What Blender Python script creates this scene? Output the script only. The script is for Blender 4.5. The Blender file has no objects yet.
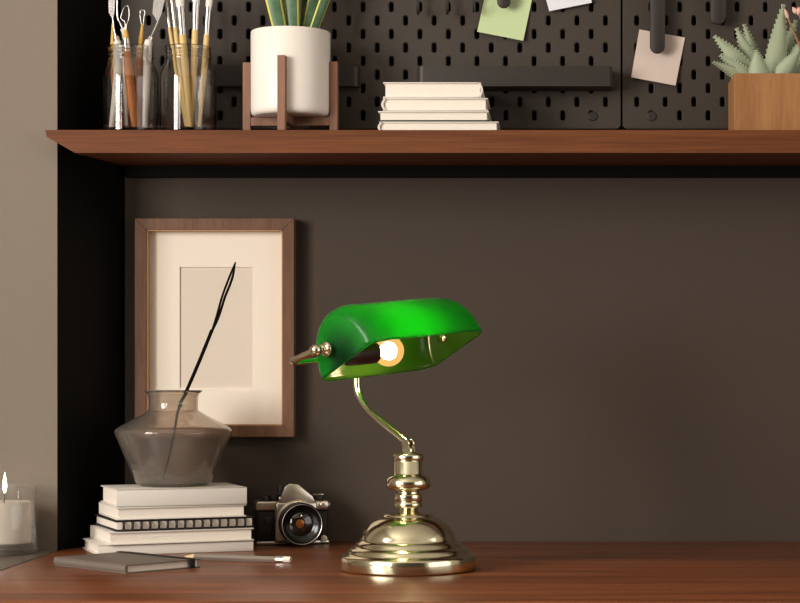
import bpy, bmesh, math, random
from mathutils import Vector, Matrix
random.seed(4)
C = bpy.context.scene.collection
PI = math.pi
V = Vector
DESK = 0.75            # desk top height
CAM = DESK + 0.2352    # eye height of the photograph
SHELF = CAM + 0.3186   # shelf top height


def at(x, y, Y):
    """point in the room seen at picture position x, y and standing Y metres away"""
    return V(((x - 560) / 2000 * Y, Y, CAM + (373 - y) / 2000 * Y))


def lin(r, g, b):
    f = lambda c: c / 12.92 if c <= 0.04045 else ((c + 0.055) / 1.055) ** 2.4
    return (f(r / 255), f(g / 255), f(b / 255), 1)


# ------------------------------------------------------------------ materials
def mat(name, col, rough=0.5, metal=0.0, spec=0.5, bump=0.0, bscale=60, vary=0.0, vscale=8, coat=0.0, trans=0.0, ior=1.45):
    m = bpy.data.materials.new(name); m.use_nodes = True
    nt = m.node_tree; p = nt.nodes['Principled BSDF']
    p.inputs['Base Color'].default_value = col
    p.inputs['Roughness'].default_value = rough
    p.inputs['Metallic'].default_value = metal
    p.inputs['Specular IOR Level'].default_value = spec
    p.inputs['Coat Weight'].default_value = coat
    p.inputs['Transmission Weight'].default_value = trans
    p.inputs['IOR'].default_value = ior
    tc = nt.nodes.new('ShaderNodeTexCoord')
    if vary:
        n = nt.nodes.new('ShaderNodeTexNoise'); n.inputs['Scale'].default_value = vscale; n.inputs['Detail'].default_value = 5
        nt.links.new(tc.outputs['Object'], n.inputs['Vector'])
        r = nt.nodes.new('ShaderNodeValToRGB')
        r.color_ramp.elements[0].position = 0.3; r.color_ramp.elements[1].position = 0.7
        r.color_ramp.elements[0].color = tuple(c * (1 - vary) for c in col[:3]) + (1,)
        r.color_ramp.elements[1].color = tuple(min(1, c * (1 + vary)) for c in col[:3]) + (1,)
        nt.links.new(n.outputs['Fac'], r.inputs['Fac']); nt.links.new(r.outputs['Color'], p.inputs['Base Color'])
    if bump:
        n = nt.nodes.new('ShaderNodeTexNoise'); n.inputs['Scale'].default_value = bscale; n.inputs['Detail'].default_value = 4
        nt.links.new(tc.outputs['Object'], n.inputs['Vector'])
        b = nt.nodes.new('ShaderNodeBump'); b.inputs['Strength'].default_value = bump; b.inputs['Distance'].default_value = 0.002
        nt.links.new(n.outputs['Fac'], b.inputs['Height']); nt.links.new(b.outputs['Normal'], p.inputs['Normal'])
    return m


def wood(name, dark, light, stretch=(1.2, 40, 40), rough=0.4, coat=0.0, bump=0.12):
    m = mat(name, light, rough, coat=coat, spec=0.3); nt = m.node_tree; p = nt.nodes['Principled BSDF']
    p.inputs['Coat Roughness'].default_value = 0.25
    tc = nt.nodes.new('ShaderNodeTexCoord'); mp = nt.nodes.new('ShaderNodeMapping')
    mp.inputs['Scale'].default_value = stretch
    nt.links.new(tc.outputs['Object'], mp.inputs['Vector'])
    n = nt.nodes.new('ShaderNodeTexNoise'); n.inputs['Scale'].default_value = 1.0; n.inputs['Detail'].default_value = 8
    n.inputs['Roughness'].default_value = 0.6; n.inputs['Distortion'].default_value = 0.6
    nt.links.new(mp.outputs['Vector'], n.inputs['Vector'])
    n2 = nt.nodes.new('ShaderNodeTexNoise'); n2.inputs['Scale'].default_value = 7.0; n2.inputs['Detail'].default_value = 6
    nt.links.new(mp.outputs['Vector'], n2.inputs['Vector'])
    mx = nt.nodes.new('ShaderNodeMath'); mx.operation = 'MULTIPLY_ADD'; mx.inputs[1].default_value = 0.35
    nt.links.new(n2.outputs['Fac'], mx.inputs[0])
    m2 = nt.nodes.new('ShaderNodeMath'); m2.operation = 'MULTIPLY'; m2.inputs[1].default_value = 0.65
    nt.links.new(n.outputs['Fac'], m2.inputs[0]); nt.links.new(m2.outputs[0], mx.inputs[2])
    r = nt.nodes.new('ShaderNodeValToRGB')
    r.color_ramp.elements[0].position = 0.36; r.color_ramp.elements[1].position = 0.64
    r.color_ramp.elements[0].color = dark; r.color_ramp.elements[1].color = light
    nt.links.new(mx.outputs[0], r.inputs['Fac']); nt.links.new(r.outputs['Color'], p.inputs['Base Color'])
    b = nt.nodes.new('ShaderNodeBump'); b.inputs['Strength'].default_value = bump; b.inputs['Distance'].default_value = 0.001
    nt.links.new(mx.outputs[0], b.inputs['Height']); nt.links.new(b.outputs['Normal'], p.inputs['Normal'])
    return m


def clear(name, tint=(1, 1, 1, 1), gloss=0.02, rough=0.03, haze=0.0, hazecol=(0.8, 0.8, 0.8, 1)):
    """thin clear glass: straight-through transparency under a Fresnel reflection"""
    m = bpy.data.materials.new(name); m.use_nodes = True
    nt = m.node_tree; nt.nodes.clear()
    o = nt.nodes.new('ShaderNodeOutputMaterial'); t = nt.nodes.new('ShaderNodeBsdfTransparent'); t.inputs[0].default_value = tint
    g = nt.nodes.new('ShaderNodeBsdfGlossy'); g.inputs['Roughness'].default_value = rough; g.inputs['Color'].default_value = (1, 1, 1, 1)
    f = nt.nodes.new('ShaderNodeLayerWeight'); f.inputs['Blend'].default_value = 0.5
    pw = nt.nodes.new('ShaderNodeMath'); pw.operation = 'POWER'; pw.inputs[1].default_value = 3.2
    nt.links.new(f.outputs['Facing'], pw.inputs[0])
    a = nt.nodes.new('ShaderNodeMath'); a.operation = 'MULTIPLY_ADD'; a.inputs[1].default_value = 0.7; a.inputs[2].default_value = gloss; a.use_clamp = True
    nt.links.new(pw.outputs[0], a.inputs[0])
    base = t
    if haze:
        d = nt.nodes.new('ShaderNodeBsdfDiffuse'); d.inputs[0].default_value = hazecol
        tl = nt.nodes.new('ShaderNodeBsdfTranslucent'); tl.inputs[0].default_value = hazecol
        h0 = nt.nodes.new('ShaderNodeMixShader'); nt.links.new(d.outputs[0], h0.inputs[1]); nt.links.new(tl.outputs[0], h0.inputs[2])
        h = nt.nodes.new('ShaderNodeMixShader'); h.inputs[0].default_value = haze
        nt.links.new(t.outputs[0], h.inputs[1]); nt.links.new(h0.outputs[0], h.inputs[2]); base = h
    x = nt.nodes.new('ShaderNodeMixShader')
    nt.links.new(a.outputs[0], x.inputs[0]); nt.links.new(base.outputs[0], x.inputs[1]); nt.links.new(g.outputs[0], x.inputs[2])
    nt.links.new(x.outputs[0], o.inputs[0])
    return m


def glow(name, col, s):
    m = bpy.data.materials.new(name); m.use_nodes = True
    p = m.node_tree.nodes['Principled BSDF']; p.inputs['Base Color'].default_value = col
    p.inputs['Emission Color'].default_value = col; p.inputs['Emission Strength'].default_value = s
    return m


def shade_glass(name, col, through, rough=0.12):
    """coloured opal glass: some light bounces off, some soaks through"""
    m = bpy.data.materials.new(name); m.use_nodes = True
    nt = m.node_tree; nt.nodes.clear()
    o = nt.nodes.new('ShaderNodeOutputMaterial')
    d = nt.nodes.new('ShaderNodeBsdfDiffuse'); d.inputs[0].default_value = col
    t = nt.nodes.new('ShaderNodeBsdfTranslucent'); t.inputs[0].default_value = through
    x = nt.nodes.new('ShaderNodeMixShader'); x.inputs[0].default_value = 0.68
    nt.links.new(d.outputs[0], x.inputs[1]); nt.links.new(t.outputs[0], x.inputs[2])
    g = nt.nodes.new('ShaderNodeBsdfGlossy'); g.inputs['Roughness'].default_value = rough
    lw = nt.nodes.new('ShaderNodeLayerWeight'); lw.inputs['Blend'].default_value = 0.5
    pw = nt.nodes.new('ShaderNodeMath'); pw.operation = 'POWER'; pw.inputs[1].default_value = 5.0
    nt.links.new(lw.outputs['Facing'], pw.inputs[0])
    f = nt.nodes.new('ShaderNodeMath'); f.operation = 'MULTIPLY_ADD'; f.inputs[1].default_value = 0.9; f.inputs[2].default_value = 0.03; f.use_clamp = True
    nt.links.new(pw.outputs[0], f.inputs[0])
    y = nt.nodes.new('ShaderNodeMixShader'); nt.links.new(f.outputs[0], y.inputs[0])
    nt.links.new(x.outputs[0], y.inputs[1]); nt.links.new(g.outputs[0], y.inputs[2]); nt.links.new(y.outputs[0], o.inputs[0])
    return m


M = dict(
    back=mat('brown_paint', lin(66, 54, 45), 0.75, bump=0.15, bscale=140, vary=0.04, vscale=3),
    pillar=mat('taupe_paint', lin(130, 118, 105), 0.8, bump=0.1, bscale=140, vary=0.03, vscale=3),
    black=mat('unlit_black', lin(9, 7, 6), 0.75, spec=0.15, vary=0.1),  # shade of the niche side is put into this near-black colour
    room=mat('room_plaster', lin(206, 201, 192), 0.9, vary=0.03),
    near_dark=mat('reflection_dark', lin(52, 47, 43), 0.9, vary=0.03),  # unseen near wall, coloured dark so the brass reflects a dark middle
    floor=wood('floor_oak', lin(96, 70, 48), lin(140, 108, 78)),
    desk=wood('desk_walnut', lin(82, 43, 23), lin(136, 76, 42), (1.6, 26, 26), 0.38, coat=0.25),
    shelf=wood('shelf_walnut', lin(86, 46, 22), lin(124, 71, 36), (1.6, 60, 60), 0.6),
    peg=mat('black_pegboard', lin(62, 54, 46), 0.5, bump=0.1, bscale=250),
    dark=mat('dark_plastic', lin(48, 42, 37), 0.5, bump=0.05),
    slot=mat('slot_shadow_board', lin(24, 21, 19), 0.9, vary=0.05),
    frame=wood('frame_walnut', lin(96, 66, 48), lin(126, 92, 70), (30, 30, 3), 0.5),
    inner=wood('frame_lit_edge', lin(176, 130, 92), lin(200, 156, 116), (30, 30, 3), 0.5),  # paler than the moulding: light on the inside edges put into the colour
    mat=mat('cream_matboard', lin(240, 228, 212), 0.9, bump=0.04, bscale=300),
    print_=mat('blank_print', lin(222, 208, 192), 0.9, vary=0.01),
    brass=mat('polished_brass', (0.82, 0.76, 0.53, 1), 0.15, 1.0, bump=0.02, bscale=20),
    cover=mat('white_book_cloth', lin(224, 216, 206), 0.65, bump=0.08, bscale=400),
    pages=mat('book_pages', lin(240, 230, 216), 0.85, bump=0.3, bscale=500),
    blackcover=mat('black_card', lin(36, 32, 30), 0.6, bump=0.05),
    wire=mat('black_wire', lin(44, 40, 38), 0.4, bump=0.02),
    note_dark=mat('grey_leatherette', lin(112, 101, 92), 0.48, bump=0.2, bscale=500),
    elastic=mat('black_elastic', lin(24, 22, 20), 0.8, bump=0.1, bscale=600),
    pencil=mat('grey_pencil_paint', lin(128, 118, 108), 0.35, bump=0.02),
    white=mat('white_rubber', lin(232, 224, 212), 0.7, bump=0.04),
    ferrule=mat('silver_ferrule', (0.75, 0.72, 0.68, 1), 0.25, 1.0, bump=0.05, bscale=100),
    lead=mat('pale_sharpened_wood', lin(226, 200, 150), 0.7, vary=0.05, vscale=60),
    vase=mat('smoky_glass', lin(224, 213, 201), 0.04, trans=0.91, ior=1.45, bump=0.03, bscale=18),
    glass=mat('clear_glass', lin(252, 251, 249), 0.01, trans=1.0, ior=1.52, bump=0.01, bscale=20),
    candle_glass=clear('candle_glass', (0.96, 0.95, 0.94, 1), 0.05, 0.03, 0.09, (0.8, 0.77, 0.72, 1)),
    twig=mat('black_twig', lin(14, 12, 10), 0.85, spec=0.1, bump=0.3, bscale=200),
    wax=mat('white_wax', lin(236, 226, 212), 0.55, bump=0.05, bscale=40),
    wick=mat('burnt_wick', lin(60, 44, 30), 0.9, bump=0.1),
    flame=glow('candle_flame', (1.0, 0.86, 0.55, 1), 6.0),
    counter=mat('dark_grey_laminate', lin(116, 108, 98), 0.4, vary=0.05),
    pot=mat('white_ceramic', lin(240, 232, 222), 0.38, bump=0.03, bscale=20),
    soil=mat('potting_soil', lin(58, 44, 34), 0.95, bump=0.6, bscale=200),
    stand=wood('stand_walnut', lin(116, 82, 64), lin(146, 108, 86), (40, 40, 4), 0.55),
    leaf=mat('deep_green_leaf', lin(84, 116, 82), 0.45, vary=0.35, vscale=60),
    margin=mat('yellow_leaf_margin', lin(214, 206, 92), 0.5, vary=0.1, vscale=40),
    aloe=mat('pale_aloe_skin', lin(156, 167, 138), 0.55, vary=0.1, vscale=40, bump=0.05),
    planter=wood('planter_oak', lin(138, 94, 55), lin(166, 119, 76), (40, 40, 4), 0.55),
    stem=mat('dry_brown_stem', lin(150, 112, 78), 0.7, vary=0.1),
    bud=mat('dusty_pink_bud', lin(226, 182, 164), 0.7, vary=0.15, vscale=80),
    green_note=mat('pale_green_paper', lin(196, 214, 164), 0.9, bump=0.03),
    white_note=mat('bluish_white_paper', lin(226, 226, 234), 0.9, bump=0.03),
    cream_note=mat('cream_paper', lin(212, 196, 184), 0.9, bump=0.03),
    tool_wood=wood('orange_tool_wood', lin(178, 104, 54), lin(212, 138, 80), (60, 60, 6), 0.4),
    brush_wood=wood('pale_brush_wood', lin(214, 180, 116), lin(236, 208, 150), (60, 60, 6), 0.4),
    tip=mat('yellow_tool_tip', lin(214, 170, 84), 0.4, vary=0.06, vscale=60),
    grey_paint=mat('white_tool_paint', lin(232, 226, 216), 0.45, bump=0.02),
    leather=mat('black_leatherette', lin(20, 18, 17), 0.6, bump=0.5, bscale=600),
    chrome=mat('satin_camera_metal', (0.62, 0.55, 0.47, 1), 0.32, 1.0, bump=0.03, bscale=300),
    lensblack=mat('black_lens_barrel', lin(14, 13, 12), 0.22, bump=0.02),
    lensglass=mat('dark_lens_glass', lin(20, 14, 12), 0.05, coat=1.0, vary=0.01),
    amber=mat('amber_lens_glint', lin(140, 78, 34), 0.2, 0.5, vary=0.1, vscale=100),
    socket=mat('brown_bakelite', lin(56, 34, 26), 0.4, bump=0.02),
    shade_out=shade_glass('green_opal_glass', (0.004, 0.045, 0.022, 1), (0.010, 0.66, 0.030, 1), 0.34),
    shade_in=shade_glass('green_gold_inner_glass', (0.07, 0.16, 0.014, 1), (0.30, 0.76, 0.14, 1), 0.14),
    bulb=glow('hot_filament', (1.0, 0.82, 0.50, 1), 280.0),
    light_opening=mat('white_window_paint', lin(225, 222, 216), 0.5, bump=0.02),
)


def bulb_shell():
    m = bpy.data.materials.new('warm_bulb_glass'); m.use_nodes = True
    nt = m.node_tree; nt.nodes.clear()
    o = nt.nodes.new('ShaderNodeOutputMaterial'); t = nt.nodes.new('ShaderNodeBsdfTransparent'); t.inputs[0].default_value = (1, 0.95, 0.85, 1)
    e = nt.nodes.new('ShaderNodeEmission'); e.inputs[0].default_value = (1.0, 0.55, 0.16, 1); e.inputs[1].default_value = 1.5
    x = nt.nodes.new('ShaderNodeMixShader'); x.inputs[0].default_value = 0.5
    nt.links.new(t.outputs[0], x.inputs[1]); nt.links.new(e.outputs[0], x.inputs[2]); nt.links.new(x.outputs[0], o.inputs[0])
    return m


M['bulb_shell'] = bulb_shell()


# ------------------------------------------------------------------ mesh helpers
class MB:
    def __init__(s): s.b = bmesh.new()

    def box(s, x0, x1, y0, y1, z0, z1, bev=0.0, seg=2, mtx=None, mi=0):
        t = bmesh.new()
        vs = [t.verts.new((x, y, z)) for x in (x0, x1) for y in (y0, y1) for z in (z0, z1)]
        for f in ((0, 1, 3, 2), (4, 6, 7, 5), (0, 4, 5, 1), (2, 3, 7, 6), (0, 2, 6, 4), (1, 5, 7, 3)):
            t.faces.new([vs[i] for i in f])
        if bev: bmesh.ops.bevel(t, geom=list(t.edges), offset=bev, segments=seg, profile=0.5, affect='EDGES')
        s._merge(t, mtx, mi); return s

    def _merge(s, t, mtx=None, mi=0):
        if mtx is not None: bmesh.ops.transform(t, matrix=mtx, verts=t.verts)
        mp = {v: s.b.verts.new(v.co) for v in t.verts}
        for f in t.faces:
            try:
                g = s.b.faces.new([mp[v] for v in f.verts]); g.material_index = mi
            except ValueError: pass
        t.free()

    def prism(s, pts, z0, z1, bev=0.0, seg=2, mtx=None, mi=0):
        """pts: outline in x, y; extruded from z0 to z1"""
        t = bmesh.new()
        a = [t.verts.new((p[0], p[1], z0)) for p in pts]; b = [t.verts.new((p[0], p[1], z1)) for p in pts]
        n = len(pts)
        t.faces.new(a[::-1]); t.faces.new(b)
        for i in range(n): t.faces.new((a[i], a[(i + 1) % n], b[(i + 1) % n], b[i]))
        if bev: bmesh.ops.bevel(t, geom=list(t.edges), offset=bev, segments=seg, profile=0.5, affect='EDGES')
        s._merge(t, mtx, mi); return s

    def lathe(s, prof, n=48, mtx=None, cap=True, mi=0):
        t = bmesh.new(); rings = []
        for r, z in prof:
            if r < 1e-6: rings.append([t.verts.new((0, 0, z))])
            else: rings.append([t.verts.new((r * math.cos(2 * PI * i / n), r * math.sin(2 * PI * i / n), z)) for i in range(n)])
        for A, B in zip(rings, rings[1:]):
            for i in range(n):
                j = (i + 1) % n
                if len(A) == 1 and len(B) == 1: continue
                if len(A) == 1: t.faces.new((A[0], B[j], B[i]))
                elif len(B) == 1: t.faces.new((A[i], A[j], B[0]))
                else: t.faces.new((A[i], A[j], B[j], B[i]))
        if cap:
            if len(rings[0]) > 1: t.faces.new(rings[0][::-1])
            if len(rings[-1]) > 1: t.faces.new(rings[-1])
        s._merge(t, mtx, mi); return s

    def tube(s, pts, r, n=12, flat=1.0, mi=0):
        """round bar along pts; r one radius or one per point; flat squeezes the section"""
        pts = [V(p) for p in pts]; k = len(pts)
        rr = r if isinstance(r, (list, tuple)) else [r] * k
        t = bmesh.new(); up = None; rings = []
        for i, p in enumerate(pts):
            d = (pts[min(i + 1, k - 1)] - pts[max(i - 1, 0)]).normalized()
            if up is None: up = V((0, 1, 0)) if abs(d.y) < 0.9 else V((1, 0, 0))
            a = (up - d * up.dot(d)).normalized(); up = a; b = d.cross(a)
            rings.append([t.verts.new(p + a * (rr[i] * flat * math.cos(2 * PI * j / n)) + b * (rr[i] * math.sin(2 * PI * j / n))) for j in range(n)])
        for A, B in zip(rings, rings[1:]):
            for j in range(n): t.faces.new((A[j], A[(j + 1) % n], B[(j + 1) % n], B[j]))
        t.faces.new(rings[0][::-1]); t.faces.new(rings[-1])
        s._merge(t, None, mi); return s

    def build(s, name, m, parent=None, smooth=35, loc=None):
        bmesh.ops.recalc_face_normals(s.b, faces=s.b.faces)
        me = bpy.data.meshes.new(name); s.b.to_mesh(me); s.b.free()
        for x in (m if isinstance(m, (list, tuple)) else [m]): me.materials.append(x)
        if smooth:
            me.polygons.foreach_set('use_smooth', [True] * len(me.polygons))
            try: me.set_sharp_from_angle(angle=math.radians(smooth))
            except Exception: pass
        o = bpy.data.objects.new(name, me); C.objects.link(o)
        if parent: o.parent = parent
        if loc is not None: o.location = loc
        return o


def curve_pts(ctrl, n=40):
    """Catmull-Rom through ctrl"""
    P = [V(p) for p in ctrl]; P = [P[0] * 2 - P[1]] + P + [P[-1] * 2 - P[-2]]; out = []
    segs = len(P) - 3; per = max(2, n // segs)
    for i in range(segs):
        a, b, c, d = P[i:i + 4]
        for k in range(per + (1 if i == segs - 1 else 0)):
            t = k / per
            out.append(0.5 * ((2 * b) + (c - a) * t + (2 * a - 5 * b + 4 * c - d) * t * t + (3 * b - a - 3 * c + d) * t ** 3))
    return out


def tag(o, label, cat, group=None):
    o['label'] = label; o['category'] = cat
    if group: o['group'] = group
    return o


def thing(name, label, cat, loc=(0, 0, 0), rz=0.0, group=None):
    o = bpy.data.objects.new(name, None); C.objects.link(o)
    o.empty_display_size = 0.02
    o.location = loc; o.rotation_euler = (0, 0, rz)
    return tag(o, label, cat, group)


def struct(o):
    o['kind'] = 'structure'; return o


def basis(o, x, y, z):
    m = Matrix.Identity(4)
    for i, a in enumerate((x, y, z)):
        for j in range(3): m[j][i] = a[j]
    for j in range(3): m[j][3] = o[j]
    return m


def aim(p, d):
    """matrix that puts a z-axis shape at p pointing along d"""
    return Matrix.Translation(p) @ V(d).to_track_quat('Z', 'Y').to_matrix().to_4x4()


# ------------------------------------------------------------------ the setting
BACK = 2.80; PIL = 2.6575; PX = -0.668; BX = -0.609
RX, LX, NEAR, TOP = 2.4, -1.95, -1.6, 2.7
struct(MB().box(LX - .1, RX + .1, NEAR - .1, BACK + .1, -0.06, 0).build('floor', M['floor']))
struct(MB().box(LX - .1, RX + .1, NEAR - .1, BACK + .1, TOP, TOP + .08).build('ceiling', M['room']))
struct(MB().box(BX - .03, RX + .1, BACK, BACK + .1, 0, TOP).build('wall_back', M['back']))
# the pier left of the niche: taupe face, splayed niche side coloured near-black for its shade
w = MB()
w.prism([(LX, PIL), (PX, PIL), (PX - .012, PIL + .012), (BX - .02, BACK + .1), (LX, BACK + .1)], 0, TOP)
struct(w.build('wall_left', M['pillar'], smooth=0))
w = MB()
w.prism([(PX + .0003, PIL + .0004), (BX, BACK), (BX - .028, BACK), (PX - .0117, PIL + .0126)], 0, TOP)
struct(w.build('niche_side', M['black'], smooth=0))


def side_wall(name, x0, x1, wy0, wy1, wz0, wz1, more=None):
    w = MB(); n0 = NEAR
    if more:
        a, b, c, d = more; n0 = b
        w.box(x0, x1, NEAR, a, 0, TOP).box(x0, x1, a, b, 0, c).box(x0, x1, a, b, d, TOP)
    w.box(x0, x1, n0, wy0, 0, TOP); w.box(x0, x1, wy1, BACK if x0 > 0 else PIL, 0, TOP)
    w.box(x0, x1, wy0, wy1, 0, wz0); w.box(x0, x1, wy0, wy1, wz1, TOP)
    return struct(w.build(name, M['room'], smooth=0))


WL = (0.05, 1.35, 0.90, 2.15); WR = (-0.9, 1.9, 0.55, 2.45)  # WL lets in the key light; WR is added for the right brass highlight
WM = (-1.35, -0.30, 0.90, 2.15)  # extra opening, added with its lamp to broaden the brass highlight
side_wall('wall_west', LX - .1, LX, *WL, WM)
side_wall('wall_east', RX, RX + .1, *WR)
struct(MB().box(LX - .1, RX + .1, NEAR - .1, NEAR, 0, TOP).build('wall_near', M['near_dark']))
for i, (x, W) in enumerate(((LX - .06, WL), (RX + .06, WR), (LX - .06, WM))):
    y0, y1, z0, z1 = W; fr = MB(); s = 0.045
    fr.box(x - .02, x + .02, y0, y0 + s, z0, z1).box(x - .02, x + .02, y1 - s, y1, z0, z1)
    fr.box(x - .02, x + .02, y0, y1, z0, z0 + s).box(x - .02, x + .02, y0, y1, z1 - s, z1)
    struct(fr.build('light_opening_%d' % (i + 1), M['light_opening'], smooth=0))  # first frame holds the key light; the other two are added for highlights

# ------------------------------------------------------------------ desk and side counter
desk = thing('desk', 'long reddish brown wooden desk running along the brown wall', 'desk', (0, 0, 0))
DX0 = -0.668; DF = 2.058
d = MB()
prof = []
d.prism([(DX0, DF), (1.5, DF), (1.5, BACK - .001), (BX + .001, BACK - .001), (PX + .003, PIL + .002), (DX0 + .001, PIL - .002)], DESK - .03, DESK, bev=0.004, seg=3)
d.build('desk_top', M['desk'], desk)
for x in (-0.60, 1.42):
    MB().box(x, x + .03, DF + .06, BACK - .15, 0, DESK - .03, bev=.002).build('leg_panel', M['desk'], desk)
ct = MB().box(-1.75, DX0 - .0015, 2.05, PIL - .002, DESK - .03, DESK, bev=.002)
counter = thing('side_counter', 'dark grey counter slab beside the desk, under the candle', 'counter')
ct.build('counter_top', M['counter'], counter)
MB().box(-1.72, -1.69, 2.1, PIL - .05, 0, DESK - .03).build('leg_panel', M['counter'], counter)
MB().box(-0.72, -0.69, 2.1, PIL - .05, 0, DESK - .03).build('leg_panel', M['counter'], counter)

# ------------------------------------------------------------------ wall shelf
shelf = thing('wall_shelf', 'long walnut wall shelf with a slanted left end above the desk', 'shelf')
SB = SHELF - 0.030; SF = 2.622
mt = basis((0, 0, 0), (1, 0, 0), (0, 0, 1), (0, 1, 0))   # outline in x, z; extruded along depth
n = MB()
n.prism([(-.6752, SHELF), (1.6, SHELF), (1.6, SB), (-.636, SB), (-.6728, SHELF - .009)], SF, PIL - .0015, mtx=mt)
n.build('nosing', M['shelf'], shelf, smooth=0)
n = MB()
n.prism([(-.630, PIL - .0015), (1.6, PIL - .0015), (1.6, BACK - .001), (BX + .001, BACK - .001)], SB, SHELF)
n.build('board', M['shelf'], shelf, smooth=0)
MB().box(BX + .004, 1.6, BACK - .019, BACK - .001, SB - .0155, SB).build('back_strip', M['black'], shelf)  # black strip along the back of the shelf underside

# ------------------------------------------------------------------ pegboard
PF = 2.772; CW = 0.0396; CH = 0.0188; PZ0 = CAM + .3389; SZ0 = CAM + (373 - 34) / 2000 * PF
RO = range(-6, 9)


def slot_loop(cx, cz, sx, sz, n=16):
    """rounded slot outline and matching points on the cell rectangle"""
    inn, out = [], []
    for i in range(n):
        a = 2 * PI * (i + .5) / n; ca, sa = math.cos(a), math.sin(a)
        k = max(abs(ca) / (CW / 2), abs(sa) / (CH / 2)); out.append([ca / k, sa / k])
        r = sx / 2; zc = (sz / 2 - r) * (1 if sa > 0 else -1)
        inn.append((cx + r * ca, cz + zc + r * sa))
    for a in (math.atan2(CH, CW), PI - math.atan2(CH, CW), PI + math.atan2(CH, CW), -math.atan2(CH, CW)):
        i = min(range(n), key=lambda q: abs((2 * PI * (q + .5) / n - a + PI) % (2 * PI) - PI))
        out[i] = [math.copysign(CW / 2, math.cos(a)), math.copysign(CH / 2, math.sin(a))]
    return inn, [(cx + o[0], cz + o[1]) for o in out]


def pegboard(label, X0, X1, ox):
    root = thing('pegboard', label, 'pegboard', ((X0 + X1) / 2, BACK, PZ0), 0, 'black slotted pegboard panels')
    lx, lz = (X0 + X1) / 2, PZ0
    b = MB(); bm = b.b; T = 0.006; y = PF - BACK

    def q(x0, x1, z0, z1):
        bm.faces.new([bm.verts.new((p[0] - lx, y, p[1] - lz)) for p in ((x0, z0), (x1, z0), (x1, z1), (x0, z1))])
    zb = SZ0 + (RO[0] - .5) * CH; zt = SZ0 + (RO[-1] + .5) * CH
    edge = 0.006
    q(X0 + edge, X1 - edge, PZ0 + .002, zb)
    for j in RO:
        cz = SZ0 + j * CH; base = ox + (CW / 2 if j % 2 else 0)
        k0 = math.ceil((X0 + CW / 2 - base) / CW); k1 = math.floor((X1 - CW / 2 - base) / CW)
        q(X0, base + (k0 - .5) * CW, cz - CH / 2, cz + CH / 2); q(base + (k1 + .5) * CW, X1, cz - CH / 2, cz + CH / 2)
        for k in range(k0, k1 + 1):
            inn, out = slot_loop(base + k * CW, cz, .0062, .0135)
            rim = [((i[0] - base - k * CW) * 1.42 + base + k * CW, (i[1] - cz) * 1.16 + cz) for i in inn]
            O = [bm.verts.new((p[0] - lx, y, p[1] - lz)) for p in out]
            R = [bm.verts.new((p[0] - lx, y, p[1] - lz)) for p in rim]
            I = [bm.verts.new((p[0] - lx, y + .0014, p[1] - lz)) for p in inn]
            D = [bm.verts.new((p[0] - lx, y + T, p[1] - lz)) for p in inn]
            m_ = len(inn)
            for i in range(m_):
                h = (i + 1) % m_
                bm.faces.new((O[i], O[h], R[h], R[i])); bm.faces.new((R[i], R[h], I[h], I[i])); bm.faces.new((I[i], I[h], D[h], D[i]))
    # folded edges of the panel
    b.box(X0 - lx, X1 - lx, y + .0006, y + .010, zt - lz - .001, zt - lz + .004)
    b.box(X0 - lx, X0 - lx + .002, y + .0002, y + .018, .006, zt - lz)
    b.box(X1 - lx - .002, X1 - lx, y + .0002, y + .018, .006, zt - lz)
    # rounded bottom corners and rolled lower edge
    for sx, xc in ((1, X0 + edge), (-1, X1 - edge)):
        pts = [(xc - lx, zb - lz), (xc - lx - sx * edge, zb - lz)] + [(xc - lx - sx * edge * math.cos(a), .006 - .006 * math.sin(a)) for a in [PI / 2 * t / 6 for t in range(7)]]
        b.prism(pts, y, y + .002, mtx=mt)
    b.box(X0 - lx + edge, X1 - lx - edge, y + .0003, y + .018, 0, .0021)
    b.build('perforated_face', M['peg'], root, smooth=30)
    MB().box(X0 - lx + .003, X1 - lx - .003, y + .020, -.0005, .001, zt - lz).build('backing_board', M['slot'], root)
    return root


P1 = (-.6085, .0839); P2 = (.0868, .640)
r1 = pegboard('wide black slotted pegboard panel behind the white plant pot', P1[0], P1[1], (362.8 - 560) / 2000 * PF)
r2 = pegboard('black slotted pegboard panel behind the cream note and aloe planter', P2[0], P2[1], (651.3 - 560) / 2000 * PF)
for r, x in ((r1, 593), (r2, 652)):
    p = at(x, 116.3, PF)
    MB().lathe([(0, .0016), (.0052, .0016), (.0066, .0006), (.0068, -.0012)], 24, mtx=aim(p - r.location, (0, -1, 0))).build('screw_cap', M['dark'], r)


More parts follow.
